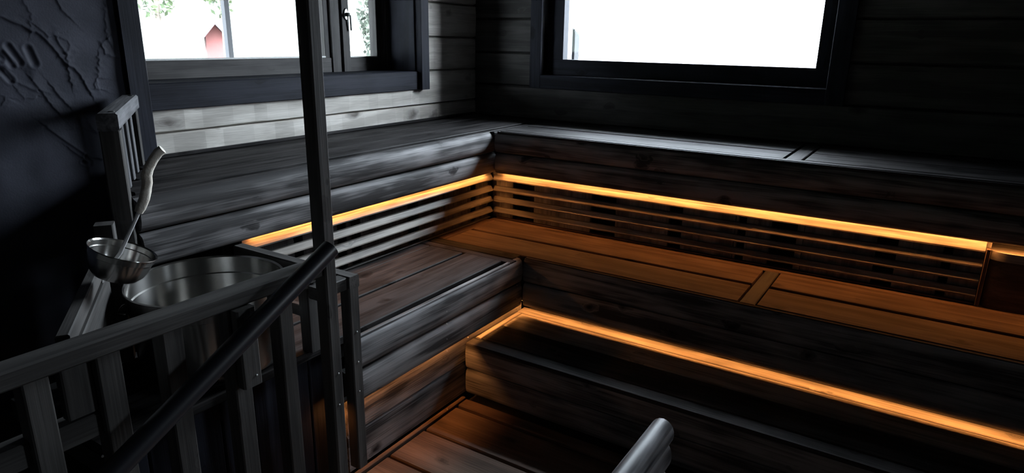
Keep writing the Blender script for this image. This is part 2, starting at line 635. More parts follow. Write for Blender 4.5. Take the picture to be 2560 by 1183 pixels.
# ------------------------------------------------------------------ plaster wall behind the stove corner (relief is real geometry)
LINES = [[(0.948, 1.482), (0.972, 1.473), (1.0, 1.46), (1.02, 1.444), (1.035, 1.442), (1.049, 1.43), (1.068, 1.405), (1.087, 1.375), (1.1, 1.352), (1.11, 1.339), (1.124, 1.334), (1.144, 1.304), (1.155, 1.275), (1.164, 1.251)],
 [(1.048, 1.449), (1.06, 1.439), (1.067, 1.425), (1.087, 1.432), (1.093, 1.41), (1.1, 1.395), (1.111, 1.375), (1.111, 1.339), (1.109, 1.319), (1.111, 1.287)],
 [(1.104, 1.423), (1.123, 1.415), (1.126, 1.39), (1.112, 1.38)], [(1.013, 1.534), (1.029, 1.497), (1.02, 1.448)], [(1.111, 1.539), (1.119, 1.512), (1.137, 1.491)],
 [(1.255, 1.515), (1.249, 1.427), (1.255, 1.411)], [(1.24, 1.416), (1.228, 1.408), (1.233, 1.374), (1.264, 1.363)], [(1.21, 1.358), (1.2, 1.31), (1.182, 1.263), (1.197, 1.257), (1.194, 1.289)],
 [(1.003, 1.29), (1.021, 1.261), (1.038, 1.224), (1.057, 1.192)], [(1.055, 1.269), (1.07, 1.243), (1.092, 1.21)],
 [(1.02, 1.143), (1.049, 1.113), (1.079, 1.083), (1.119, 1.045), (1.138, 1.034), (1.171, 1.021)], [(1.076, 1.067), (1.107, 1.036), (1.118, 1.04)], [(1.142, 1.158), (1.153, 1.13), (1.167, 1.114)],
 [(0.923, 1.339), (0.936, 1.314), (0.95, 1.294), (0.962, 1.289), (0.99, 1.27), (1.008, 1.264)], [(1.097, 1.135), (1.123, 1.138), (1.142, 1.125)], [(0.908, 1.253), (0.924, 1.247), (0.913, 1.233)], [(0.956, 1.264), (0.971, 1.239), (0.999, 1.242)]]
AMPS = [1.0, 0.8, 0.6, 0.5, 0.7, 0.6, 0.8, 0.7, 0.8, 0.8, 0.9, 0.7, 0.4, 0.7, 0.4, 0.5, 0.5]
DENTS = [(0.93, 1.376, 0.954, 1.343, 0.0095), (0.951, 1.398, 0.975, 1.349, 0.0095), (1.004, 1.39, 1.015, 1.346, 0.0105), (0.922, 1.329, 0.942, 1.299, 0.0095), (1.109, 1.019, 1.131, 1.007, 0.006), (1.118, 1.037, 1.135, 1.015, 0.005), (0.895, 1.40, 0.925, 1.36, 0.010)]


def seg_dist(Y, Z, a, b):
    ay, az = a
    by, bz = b
    dy, dz = by - ay, bz - az
    t = np.clip(((Y - ay) * dy + (Z - az) * dz) / (dy * dy + dz * dz), 0, 1)
    py, pz = ay + t * dy, az + t * dz
    d = np.hypot(Y - py, Z - pz)
    side = (Y - ay) * dz - (Z - az) * dy
    return d, np.sign(side)


def plaster_wall():
    ys = np.concatenate([np.linspace(Y0, 0.6, 12), np.arange(0.63, 0.84, 0.03), np.arange(0.86, 1.30, 0.0022)])
    zs = np.concatenate([np.linspace(-0.05, 0.9, 14), np.arange(0.92, 0.985, 0.02), np.arange(0.99, 1.60, 0.0026), np.linspace(1.63, CZ, 12)])
    Y, Z = np.meshgrid(ys, zs)
    H = np.zeros_like(Y)
    rg = np.random.RandomState(3)
    wob = 0.002 * np.sin(Y * 210 + 3 * np.sin(Z * 90)) + 0.0015 * np.sin(Z * 340 + Y * 60)
    for li, l in enumerate(LINES):
        best = np.full_like(Y, 9.0)
        sg = np.zeros_like(Y)
        for a, b in zip(l[:-1], l[1:]):
            d, s = seg_dist(Y + wob, Z - wob, a, b)
            m_ = d < best
            best[m_] = d[m_]
            sg[m_] = s[m_]
        # raised trowel edge: sharp on one side, fading slowly on the other
        amp = AMPS[li] * 0.0042
        H += np.where(sg > 0, amp * np.exp(-best / 0.004), amp * np.exp(-best / 0.022))
    for (ya, za, yb, zb, r) in DENTS:
        d, s = seg_dist(Y, Z, (ya, za), (yb, zb))
        H -= 0.0042 * np.exp(-(d / r) ** 2.4)
        H += 0.0012 * np.exp(-((d - r * 1.5) / (r * 0.5)) ** 2)
    # palm hollow and slow trowel waves
    H -= 0.004 * np.exp(-(((Y - 0.965) / 0.035) ** 2 + ((Z - 1.315) / 0.03) ** 2) ** 2)
    H += 0.0012 * np.sin(Y * 31 + 2 * np.sin(Z * 17)) * np.sin(Z * 23)
    V = [(XW + 0.004 + float(h), float(y), float(z)) for h, y, z in zip(H.ravel(), Y.ravel(), Z.ravel())]
    ny, nz = len(ys), len(zs)
    F = [(j * ny + i, j * ny + i + 1, (j + 1) * ny + i + 1, (j + 1) * ny + i) for j in range(nz - 1) for i in range(ny - 1)]
    # close the slab at the back
    n0 = len(V)
    V += [(XW - 0.27, Y0, -0.05), (XW - 0.27, 1.298, -0.05), (XW - 0.27, 1.298, CZ), (XW - 0.27, Y0, CZ)]
    F.append((n0, n0 + 3, n0 + 2, n0 + 1))
    F.append(tuple([i for i in range(ny)] + [n0 + 1, n0]))
    F.append(tuple([(nz - 1) * ny + i for i in range(ny)] + [n0 + 2, n0 + 3]))
    F.append(tuple([j * ny for j in range(nz)] + [n0 + 3, n0]))
    F.append(tuple([j * ny + ny - 1 for j in range(nz)] + [n0 + 2, n0 + 1]))
    me = bpy.data.meshes.new('wall_stove_corner')
    me.from_pydata(V, [], F)
    me.update()
    for p in me.polygons:
        p.use_smooth = len(p.vertices) == 4
    me.set_sharp_from_angle(angle=math.radians(60))
    me.materials.append(M['plaster'])
    o = link(bpy.data.objects.new('wall_stove_corner', me))
    tag(o, 'rough black plastered wall with trowel ridges and a hand print', 'wall', kind='structure')


plaster_wall()

# ------------------------------------------------------------------ window_1 (left log wall)
w1 = thing('window_1', 'wide black framed window above the left upper bench with a narrow side sash', 'window', (XW, 2.1, 1.27))
w1['kind'] = 'structure'
XF = -2.62
# casing boards on the wall face
box('casing_board', XW, XW + 0.022, 1.290, 1.362, ZU + 0.002, 2.16, 'trim', w1)
box('casing_board', XW, XW + 0.018, 1.362, 2.85, 1.171, 1.266, 'trim', w1)
box('casing_board', XW, XW + 0.040, 2.850, 2.915, 1.170, 2.16, 'trim', w1)
box('casing_board', XW, XW + 0.018, 1.362, 2.85, 2.05, 2.16, 'trim', w1)
# deep reveal lining
box('sill', XF - 0.03, XW + 0.012, 1.345, 2.85, 1.240, 1.268, 'trim', w1)
box('reveal_board', XF - 0.09, XW + 0.002, 2.838, 2.858, 1.268, 2.05, 'trim', w1)
box('reveal_board', XF - 0.09, XW + 0.002, 1.338, 1.358, 1.268, 2.05, 'trim', w1)
box('reveal_board', XF - 0.09, XW + 0.002, 1.345, 2.85, 2.04, 2.06, 'trim', w1)
# fixed sash
fs = box('sash_bottom_rail', XF - 0.05, XF, 1.36, 2.43, 1.262, 1.338, 'sash', w1)
box('sash_stile', XF - 0.05, XF, 1.36, 1.43, 1.338, 1.99, 'sash', w1)
box('sash_stile', XF - 0.05, XF - 0.005, 2.395, 2.43, 1.338, 1.99, 'sash', w1)
box('sash_top_rail', XF - 0.05, XF, 1.36, 2.43, 1.985, 2.04, 'sash', w1)
box('glazing_bead', XF - 0.018, XF - 0.004, 1.43, 2.395, 1.338, 1.346, 'white_trim', w1)
box('mullion', XF - 0.055, XF + 0.006, 2.430, 2.488, 1.262, 2.04, 'sash', w1)
box('seal', XF - 0.05, XF - 0.012, 2.488, 2.507, 1.262, 2.04, 'seal', w1)
# narrow opening sash
box('sash_stile', XF - 0.05, XF + 0.004, 2.507, 2.556, 1.262, 2.04, 'sash', w1)
box('sash_stile', XF - 0.05, XF + 0.002, 2.752, 2.800, 1.262, 2.04, 'sash', w1)
box('sash_bottom_rail', XF - 0.05, XF + 0.002, 2.556, 2.752, 1.262, 1.336, 'sash', w1)
box('sash_top_rail', XF - 0.05, XF + 0.002, 2.556, 2.752, 1.985, 2.04, 'sash', w1)
box('glazing_bead', XF - 0.016, XF - 0.002, 2.556, 2.752, 1.336, 1.342, 'white_trim', w1)
box('window_frame', XF - 0.06, XF + 0.008, 2.800, 2.814, 1.268, 2.04, 'sash', w1)
box('window_frame', XF - 0.06, XF + 0.014, 2.816, 2.840, 1.268, 2.04, 'sash', w1)
fin('pane', [(XF - 0.03, 1.42, 1.33), (XF - 0.03, 2.40, 1.33), (XF - 0.03, 2.40, 1.99), (XF - 0.03, 1.42, 1.99), (XF - 0.034, 1.42, 1.33), (XF - 0.034, 2.40, 1.33), (XF - 0.034, 2.40, 1.99), (XF - 0.034, 1.42, 1.99)],
    [(0, 1, 2, 3), (7, 6, 5, 4), (0, 4, 5, 1), (1, 5, 6, 2), (2, 6, 7, 3), (3, 7, 4, 0)], 'glass', w1)
fin('pane', [(XF - 0.03, 2.55, 1.33), (XF - 0.03, 2.755, 1.33), (XF - 0.03, 2.755, 1.99), (XF - 0.03, 2.55, 1.99), (XF - 0.034, 2.55, 1.33), (XF - 0.034, 2.755, 1.33), (XF - 0.034, 2.755, 1.99), (XF - 0.034, 2.55, 1.99)],
    [(0, 1, 2, 3), (7, 6, 5, 4), (0, 4, 5, 1), (1, 5, 6, 2), (2, 6, 7, 3), (3, 7, 4, 0)], 'glass', w1)
# outer white reveal of the opening
box('outer_sill', -2.80, XF - 0.05, 1.34, 2.85, 1.235, 1.262, 'white_trim', w1)
# lock with a turning key
HK = Matrix.Translation((XF + 0.005, 2.533, 1.548)) @ Matrix.Rotation(math.pi / 2, 4, 'Y')
esc = []
for k in range(24):
    a = 2 * math.pi * k / 24
    esc.append((0.030 * math.cos(a), 0.013 * math.sin(a)))
ev = [(x, y, 0) for x, y in esc] + [(x * 0.85, y * 0.85, 0.006) for x, y in esc]
ef = [(i, (i + 1) % 24, 24 + (i + 1) % 24, 24 + i) for i in range(24)] + [tuple(range(24, 48)), tuple(range(24))[::-1]]
lockp = fin('lock_plate', ev, ef, 'keymetal', w1, 40, HK)
bar('window_key', (XF + 0.005, 2.533, 1.548), (XF + 0.028, 2.536, 1.546), 0.012, 0.018, 'seal', lockp, 0.003)
bar('key_tag', (XF + 0.020, 2.550, 1.545), (XF + 0.016, 2.556, 1.470), 0.010, 0.006, 'seal', lockp, 0.002, (1, 0, 0))

# ------------------------------------------------------------------ window_2 (right log wall)
w2 = thing('window_2', 'large bright window in a black frame on the right log wall', 'window', (-1.2, YW, 1.25))
w2['kind'] = 'structure'
box('casing_board', -2.035, WR['x0'] + 0.006, YW - 0.022, YW, 1.173, 2.24, 'trim', w2)
box('casing_board', WR['x1'] - 0.006, -0.380, YW - 0.022, YW, 1.173, 2.24, 'trim', w2)
box('casing_board', WR['x0'] + 0.006, WR['x1'] - 0.006, YW - 0.020, YW, 1.173, WR['z0'] - 0.002, 'trim', w2)
box('casing_board', WR['x0'] + 0.006, WR['x1'] - 0.006, YW - 0.020, YW, 2.15, 2.24, 'trim', w2)
box('sill', WR['x0'], WR['x1'], YW - 0.018, 3.49, WR['z0'] - 0.026, WR['z0'], 'trim', w2)
box('reveal_board', WR['x0'] - 0.014, WR['x0'], YW - 0.01, 3.64, WR['z0'], 2.15, 'sash', w2)  # lighter wood on this jamb stands in for sky light falling on it
box('reveal_board', WR['x1'], WR['x1'] + 0.014, YW - 0.01, 3.64, WR['z0'], 2.15, 'trim', w2)
box('reveal_board', WR['x0'], WR['x1'], YW - 0.01, 3.64, 2.15, 2.164, 'trim', w2)
SY0, SY1 = 3.465, 3.525
box('sash_bottom_rail', WR['x0'], WR['x1'], SY0, SY1, WR['z0'], 1.334, 'trim', w2)
box('sash_top_rail', WR['x0'], WR['x1'], SY0, SY1, 2.07, 2.15, 'trim', w2)
box('sash_stile', WR['x0'], -1.868, SY0, SY1, 1.334, 2.07, 'trim', w2)
box('sash_stile', -0.530, WR['x1'], SY0, SY1, 1.334, 2.07, 'trim', w2)
fin('pane', [(-1.875, 3.50, 1.33), (-0.525, 3.50, 1.33), (-0.525, 3.50, 2.075), (-1.875, 3.50, 2.075), (-1.875, 3.504, 1.33), (-0.525, 3.504, 1.33), (-0.525, 3.504, 2.075), (-1.875, 3.504, 2.075)],
    [(0, 1, 2, 3), (7, 6, 5, 4), (0, 4, 5, 1), (1, 5, 6, 2), (2, 6, 7, 3), (3, 7, 4, 0)], 'glass', w2)
box('outer_reveal', -1.95, -1.878, SY1, 3.60, 1.25, 2.13, 'white_trim', w2)
box('outer_reveal', -1.95, -1.866, 3.60, 3.66, 1.25, 2.13, 'pole', w2)
box('outer_sill', -1.95, -0.47, SY1, 3.66, 1.20, 1.262, 'white_trim', w2)

w3 = thing('unseen_window_3', 'unseen window added further along the right log wall for side light', 'window', (3.0, YW, 1.25))  # unseen window placed for side light on the railing and ladle
w3['kind'] = 'structure'
for nm, a in (('casing_board', (2.535, 2.606, YW - 0.022, YW, 1.173, 2.24)), ('casing_board', (3.744, 3.815, YW - 0.022, YW, 1.173, 2.24)),
              ('casing_board', (2.606, 3.744, YW - 0.020, YW, 1.173, 1.246)), ('casing_board', (2.606, 3.744, YW - 0.020, YW, 2.15, 2.24)),
              ('sill', (2.60, 3.75, YW - 0.018, 3.49, 1.222, 1.248)), ('reveal_board', (2.586, 2.60, YW - 0.01, 3.64, 1.248, 2.15)), ('reveal_board', (3.75, 3.764, YW - 0.01, 3.64, 1.248, 2.15)),
              ('sash_bottom_rail', (2.60, 3.75, SY0, SY1, 1.248, 1.334)), ('sash_top_rail', (2.60, 3.75, SY0, SY1, 2.07, 2.15)),
              ('sash_stile', (2.60, 2.68, SY0, SY1, 1.334, 2.07)), ('sash_stile', (3.67, 3.75, SY0, SY1, 1.334, 2.07))):
    box(nm, *a, 'trim', w3)
fin('pane', [(2.675, 3.50, 1.33), (3.675, 3.50, 1.33), (3.675, 3.50, 2.075), (2.675, 3.50, 2.075), (2.675, 3.504, 1.33), (3.675, 3.504, 1.33), (3.675, 3.504, 2.075), (2.675, 3.504, 2.075)],
    [(0, 1, 2, 3), (7, 6, 5, 4), (0, 4, 5, 1), (1, 5, 6, 2), (2, 6, 7, 3), (3, 7, 4, 0)], 'glass', w3)

# ------------------------------------------------------------------ floor duckboards
run('L', 'edge_strip', chamf(-0.018, 0, 0, 0.022), 0.9, 1.95, XB + 0.020, FZ - 0.012, 'floor', fl)
yb = [1.885 - 0.198 * k for k in range(9)]
for a, b in zip(yb[:-1], yb[1:]):
    box('floor_board', -1.436, 4.5, b + 0.005, a - 0.005, FZ - 0.028, FZ, 'floor', fl, 0.004)
box('floor_board', -1.436, 4.5, 1.892, 1.950, FZ - 0.028, FZ + 0.005, 'floor', fl, 0.004)
for x in (-1.40, -0.7, 0.0, 0.7):
    box('joist', x, x + 0.05, 0.3, 1.94, -0.004, FZ - 0.0285, 'void', fl, 0.001)

# ------------------------------------------------------------------ upper bench, left
LOGP = halflog(0.105, 0.030, 0.06)
ub = thing('upper_bench', 'black upper bench under the wide side sash window, half log front', 'bench', (-2.15, 2.1, ZU))
YE = 0.985
run('L', 'front_log', halflog(0.105, 0.030, 0.05), YE, YU + 0.03, XU, ZU - 0.109, 'log', ub, 35)
run('L', 'front_log', halflog(0.104, 0.020, 0.024), YE, YU + 0.03, XU - 0.002, ZU - 0.214, 'log', ub, 35)
run('L', 'edge_strip', chamf(-0.018, 0.0, 0, 0.024, 0.003), YE, 3.385, XU - 0.030, ZU - 0.026, 'seat', ub)
run('L', 'edge_strip', chamf(-0.030, 0.0, 0, 0.024, 0.003), YU + 0.002, 3.385, XU + 0.001, ZU - 0.027, 'seat', ub)
for x0, x1 in ((-2.425, -2.275), (-2.271, -2.113), (-2.109, -1.949)):
    ys_ = 0.985 + (-1.90 - x1) * 0.66
    run('L', 'seat_plank', chamf(-(x1 - x0), 0, 0, 0.028, 0.003), ys_, 3.385, x1, ZU - 0.028 + random.uniform(-0.001, 0.001), 'seat', ub)
run('L', 'back_batten', chamf(-0.016, 0, 0, 0.014, 0.003), 1.34, 3.38, XW + 0.018, ZU, 'seat', ub)
run('L', 'bench_beam', chamf(-0.45, 0, 0, 0.10, 0.003), 1.25, 3.38, XU - 0.075, ZU - 0.130, 'void', ub)

# ------------------------------------------------------------------ upper bench, right
ur = thing('upper_bench', 'black upper bench below the large bright window, two seat panels and a cross rail', 'bench', (-0.4, 3.1, ZU))
run('R', 'front_log', halflog(0.105, 0.026, 0.05), XU + 0.002, XR, YU, ZU - 0.109, 'log', ur, 35)
run('R', 'front_log', halflog(0.104, 0.020, 0.024), XU + 0.002, XR, YU + 0.002, ZU - 0.214, 'log', ur, 35)
run('R', 'edge_strip', chamf(-0.009, 0.0, 0, 0.02, 0.002), XU + 0.01, XR, YU + 0.012, ZU - 0.020, 'seat', ur)
run('R', 'edge_strip', chamf(-0.040, 0.0, 0, 0.024, 0.002), XU + 0.012, XR, YU + 0.037, ZU - 0.024, 'seat', ur)
for y0, y1 in ((2.870, 3.076), (3.088, 3.268), (3.276, 3.385)):
    for a, b in ((XU + 0.012, -0.516), (-0.432, 0.62), (0.70, 2.5), (2.51, XR)):
        box('seat_plank', a, b, y0, y1, ZU - 0.028, ZU + random.uniform(-0.001, 0.0005), 'seat', ur, 0.003)
box('cross_rail', -0.505, -0.443, 2.868, 3.385, ZU - 0.028, ZU - 0.001, 'seat', ur, 0.003)
box('cross_rail', 0.63, 0.692, 2.868, 3.385, ZU - 0.028, ZU - 0.001, 'seat', ur, 0.003)
box('bench_beam', -1.85, XR, 2.86, 3.38, ZU - 0.13, ZU - 0.032, 'void', ur)

# ------------------------------------------------------------------ slatted backrests
SLAT = [(0.0, 0.0), (0.0, 0.005), (-0.013, 0.025), (-0.028, 0.025), (-0.028, 0.0)]
zs_ = [1.445 - 0.700, 1.445 - 0.758, 1.445 - 0.814, 1.445 - 0.871]
BH = 0.005     # height of the lower front arris of each slat
bl = thing('slatted_backrest', 'four lit slats of the backrest under the left upper bench', 'backrest', (XS, 2.0, ZM))
for z in zs_:
    run('L', 'slat', SLAT, 1.33, YS + 0.004, XS, z - BH, 'slat', bl, 30)
gaps = [1.34, 1.773, 1.818, 1.847, 1.898, 2.192, 2.263, 2.670, 2.711, YS + 0.03]
bbs = [(1.34, 1.56), (1.60, 1.773), (1.818, 1.847), (1.898, 2.192), (2.263, 2.45), (2.454, 2.670), (2.711, 2.86)]
for a, b in bbs:
    box('back_board', XS - 0.055, XS - 0.033, a, b, ZM + 0.002, ZU - 0.135, 'stain', bl, 0.002)
box('top_rail', XS - 0.032, XS - 0.014, 1.33, YS, 0.7625, 0.86, 'slat', bl, 0.002)
box('bottom_rail', XS - 0.032, XS - 0.012, 1.33, YS, ZM + 0.001, ZM + 0.007, 'stain', bl, 0.002)
br = thing('slatted_backrest', 'long orange lit slatted backrest under the right upper bench', 'backrest', (-0.8, YS, ZM))
XE = 0.214
for i, z in enumerate(zs_):
    run('R', 'slat', SLAT, XS - 0.004 + 0.006, XE, YS, z - BH, 'slat', br, 30)
for a, b in [(-1.93, -1.80), (-1.674, -1.353), (-1.224, -0.962), (-0.901, -0.668), (-0.666, -0.655), (-0.622, -0.52), (-0.418, -0.392), (-0.390, -0.128), (-0.056, 0.092), (0.122, 0.231)]:
    box('back_board', a, b, YS + 0.033, YS + 0.055, ZM + 0.002, ZU - 0.135, 'slat', br, 0.002)  # lighter wood than the left boards, imitating the strip light on them
box('top_rail', XS + 0.02, XE, YS + 0.014, YS + 0.032, 0.7625, 0.86, 'slat', br, 0.002)
box('bottom_rail', XS + 0.02, XE + 0.004, YS + 0.010, YS + 0.032, ZM + 0.001, ZM + 0.007, 'floor', br, 0.002)
box('end_stile', XE + 0.002, XE + 0.016, YS - 0.004, YS + 0.03, ZM + 0.002, 0.752, 'floor', br, 0.002)
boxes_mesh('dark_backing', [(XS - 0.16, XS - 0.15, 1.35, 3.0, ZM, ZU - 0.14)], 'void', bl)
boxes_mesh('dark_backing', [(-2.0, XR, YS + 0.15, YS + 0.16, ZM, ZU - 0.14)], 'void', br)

# rounded block beyond the right end of the backrest
eb = thing('corner_block', 'rounded dark wooden block closing the right end of the slatted backrest', 'wooden block', (0.5, 2.9, ZM))
plan = [(0.232, 2.874)]
for k in range(9):
    a = math.pi + (math.pi / 2) * k / 8
    plan.append((0.292 + 0.060 * math.cos(a), 2.852 + 0.035 * math.sin(a)))
plan += [(0.45, 2.826), (1.45, 2.855), (1.45, 2.96), (0.232, 2.96)]
np_ = len(plan)
zb_, zt_ = ZM + 0.002, 0.748
fin('block_body', [(x, y, zb_) for x, y in plan] + [(x, y, zt_ - 0.032) for x, y in plan], [(i, (i + 1) % np_, np_ + (i + 1) % np_, np_ + i) for i in range(np_)] + [tuple(range(np_))[::-1], tuple(range(np_, 2 * np_))], 'floor', eb, 35)
fin('block_cap', [(x - 0.003, y - 0.006, zt_ - 0.031) for x, y in plan] + [(x - 0.003, y - 0.006, zt_) for x, y in plan], [(i, (i + 1) % np_, np_ + (i + 1) % np_, np_ + i) for i in range(np_)] + [tuple(range(np_))[::-1], tuple(range(np_, 2 * np_))], 'slat', eb, 35)

# ------------------------------------------------------------------ middle bench, left
MLY0 = 0.62
mb = thing('middle_bench', 'black middle bench on the left that carries the steel tub, half log front', 'bench', (-1.65, 1.7, ZM))
run('L', 'front_log', halflog(0.112, 0.018, 0.03), 1.325, YM, XM, ZM - 0.112, 'log', mb, 35)
run('L', 'front_log', halflog(0.111, 0.015, 0.029), 1.325, YM, XM - 0.001, ZM - 0.224, 'log', mb, 35)
run('L', 'edge_strip', chamf(-0.014, 0.0, 0, 0.016, 0.002), 1.325, 2.25, XM - 0.012, ZM - 0.013, 'log', mb)
for x0, x1, dz in ((-1.662, -1.474, 0.002), (-1.862, -1.680, 0.0), (-1.925, -1.866, -0.001)):
    run('L', 'seat_plank', chamf(-(x1 - x0), 0, 0, 0.028, 0.003), MLY0 if x0 > -1.9 else 1.33, 2.250, x1, ZM - 0.028 + dz, 'seat', mb)
run('L', 'bench_beam', chamf(-0.46, 0, 0, 0.06, 0.003), MLY0, 2.33, XM - 0.09, ZM - 0.092, 'void', mb)
box('end_strip', -1.925, XM - 0.012, 2.254, 2.298, ZM - 0.028, ZM, 'seat', mb, 0.003)
for dy in (0.06, 0.11):
    for yy in (1.345, 1.80, 2.29):
        bolt((XM - 0.002, yy, ZM - dy), (1, 0, 0), mb, 0.0028, 0.002)
        bolt((XM - 0.003, yy, ZM - 0.111 - dy), (1, 0, 0), mb, 0.0028, 0.002)
for k in range(7):
    box('end_board', -1.520, -1.500, 0.625 + 0.1 * k, 0.720 + 0.1 * k, FZ - 0.02, ZM - 0.03, 'trim', mb, 0.003)
# recessed lower riser
rs = thing('bench_riser', 'recessed dark boards below the left middle bench, reaching the floor', 'riser', (XB, 1.5, 0))
run('L', 'riser_board', chamf(-0.025, 0, 0, 0.140, 0.006), 1.33, 2.40, XB, FZ + 0.012, 'log', rs)
run('L', 'riser_board', chamf(-0.025, 0, 0, 0.140, 0.006), 1.33, 2.40, XB + 0.003, FZ + 0.155, 'log', rs)
run('L', 'riser_board', chamf(-0.025, 0, 0, 0.090, 0.004), 1.33, 2.40, XB, FZ + 0.298, 'void', rs)
bolt((XB + 0.018, 1.83, FZ + 0.012), (0.7, 0, 0.7), rs, 0.006, 0.003)
bolt((XB + 0.003, 1.99, 0.285), (1, 0, 0), rs, 0.004, 0.002)

# ------------------------------------------------------------------ middle bench, right
mr = thing('middle_bench', 'brown lit middle bench in front of the long slatted backrest', 'bench', (-0.5, 2.55, ZM))
run('R', 'front_log', halflog(0.112, 0.016, 0.03), XM + 0.001, XR, YM, ZM - 0.112, 'log', mr, 35)
run('R', 'front_log', halflog(0.111, 0.014, 0.03), XM + 0.001, XR, YM + 0.001, ZM - 0.224, 'log', mr, 35)
box('edge_strip', XM + 0.004, XR, YM + 0.014, 2.366, ZM - 0.02, ZM, 'seat', mr, 0.003)
box('edge_strip', -1.925, -1.448, 2.304, 2.366, ZM - 0.028, ZM + 0.001, 'seat', mr, 0.003)
for y0, y1 in ((2.372, 2.573), (2.595, 2.784)):
    for a, b in ((-1.866, -0.518), (-0.447, 0.62), (0.70, 2.5), (2.51, XR)):
        box('seat_plank', a, b, y0, y1, ZM - 0.028, ZM + random.uniform(-0.001, 0.001), 'floor', mr, 0.003)
box('rear_strip', XS, XR, 2.790, 2.900, ZM - 0.028, ZM, 'floor', mr, 0.003)
box('side_strip', -1.930, -1.872, 2.372, 2.790, ZM - 0.028, ZM, 'floor', mr, 0.003)
box('cross_rail', -0.510, -0.455, 2.372, 2.784, ZM - 0.028, ZM - 0.001, 'rail', mr, 0.003)
box('cross_rail', 0.63, 0.692, 2.372, 2.784, ZM - 0.028, ZM - 0.001, 'floor', mr, 0.003)
box('bench_beam', -1.9, XR, 2.39, 2.88, ZM - 0.10, ZM - 0.034, 'void', mr)
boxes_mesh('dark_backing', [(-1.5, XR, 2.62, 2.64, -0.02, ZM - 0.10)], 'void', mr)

# ------------------------------------------------------------------ lower bench
lb = thing('lower_bench', 'dark lowest bench with two orange lit strips along its back', 'bench', (-0.4, 2.2, ZL))
for y0, y1 in ((YB + 0.004, 2.036), (2.042, 2.198), (2.204, 2.355), (2.362, 2.425)):
    box('seat_plank', XB + (0.006 if y0 < 2.0 or y0 > 2.3 else 0.036), XR, y0, y1, ZL - 0.028, ZL + random.uniform(-0.001, 0.0), 'slat' if y0 > 2.2 else 'seat', lb, 0.003)  # rear planks in paler wood, strip light strengthened by colour
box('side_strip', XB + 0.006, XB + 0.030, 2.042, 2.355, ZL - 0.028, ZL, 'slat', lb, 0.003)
run('R', 'front_log', halflog(0.114, 0.012, 0.03), XB + 0.006, XR, YB, ZL - 0.115, 'log', lb, 35)
run('R', 'front_log', halflog(0.112, 0.012, 0.03), XB + 0.006, XR, YB + 0.001, ZL - 0.228, 'log', lb, 35)
box('rear_board', XB + 0.03, XR, 2.430, 2.56, ZL - 0.028, ZL, 'seat', lb, 0.003)


# ------------------------------------------------------------------ LED strips under the bench edges
def led(side, a, b, off, z, label, tilt=0.0):
    t = thing('led_strip', label, 'light strip', ((a + b) / 2, off, z) if side == 'R' else (off, (a + b) / 2, z), 'warm light strips hidden under the bench fronts')
    run(side, 'channel', [(-0.007, 0.0), (0.007, 0.0), (0.007, 0.008), (-0.007, 0.008)], a, b, off, z, 'seal', t)
    run(side, 'light_tape', [(-0.004, -0.0015), (0.004, -0.0015), (0.004, 0.0), (-0.004, 0.0)], a, b, off, z, 'led', t)


led('L', 1.36, YS - 0.05, XU - 0.033, ZU - 0.211, 'warm light strip under the left upper bench front')
led('R', XU + 0.03, XR - 0.05, YU + 0.033, ZU - 0.211, 'warm light strip under the right upper bench front')
led('L', 1.25, 2.36, XM - 0.0385, ZM - 0.210, 'warm light strip under the left middle bench front')
led('R', XM - 0.03, XR - 0.05, YM + 0.0395, ZM - 0.209, 'warm light strip under the right middle bench front')

# ------------------------------------------------------------------ diagonal guard at the end of the upper bench
g = thing('bench_guard', 'small slatted guard standing across the end of the left upper bench', 'guard', (-1.9, 0.97, ZU))
GA = Vector((-1.895, 0.945, 0))
gd = Vector((-0.832, 0.556, 0)).normalized()
gn = Vector((-gd.y, gd.x, 0)) * -1
GL = 0.60
ztop = 1.235


def gp(s, n, z):
    p = GA + gd * s + gn * n
    return (p.x, p.y, z)


gtr = bar('top_rail', gp(-0.012, 0, ztop - 0.024), gp(GL, 0, ztop - 0.024), 0.052, 0.048, 'cap', g, 0.005)
bar('stile', gp(0.018, 0, 0.80), gp(0.018, 0, ztop - 0.049), 0.046, 0.05, 'rail', g, 0.003, gn)
bar('stile', gp(GL - 0.03, 0, ZU + 0.001), gp(GL - 0.03, 0, ztop - 0.049), 0.046, 0.04, 'rail', g, 0.003, gn)
for s in (0.165, 0.29, 0.42):
    bar('slat', gp(s, 0, ZU + 0.002), gp(s, 0, ztop - 0.049), 0.035, 0.03, 'cap', g, 0.003, gn)
for s in (0.03, GL - 0.04):
    lathe('screw_plug', [(0.0, 0.002), (0.008, 0.002), (0.009, 0.0)], 'seal', gtr, 12, 40, Matrix.Translation(gp(s, 0.008, ztop)))

# ------------------------------------------------------------------ stove corner railing
sr = thing('stair_railing', 'black wooden railing with a tall post and a round sloping handrail', 'railing', (-1.3, 1.14, 0))
tp_ = box('tall_post', -1.325, -1.280, 1.122, 1.160, -0.02, CZ - 0.002, 'rail', sr, 0.004)
box('top_rail', -1.345, -1.290, -0.6, 1.121, 0.840, 0.878, 'rail', sr, 0.004)
for y0, y1, zb in ((0.557, 0.604, 0.05), (0.690, 0.736, 0.05), (0.845, 0.890, 0.05), (0.984, 1.026, 0.05), (0.43, 0.475, 0.05), (0.30, 0.345, 0.05)):
    box('baluster', -1.345, -1.300, y0, y1, zb, 0.839, 'rail', sr, 0.003)
bb_ = box('bracket_block', -1.299, -1.272, 0.850, 0.900, 0.640, 0.838, 'rail', sr, 0.004)
box('spacer_block', -1.345, -1.318, 0.500, 0.556, 0.722, 0.838, 'rail', sr, 0.003)
box('lower_rail', -1.362, -1.318, -0.6, 0.556, 0.665, 0.716, 'rail', sr, 0.003)
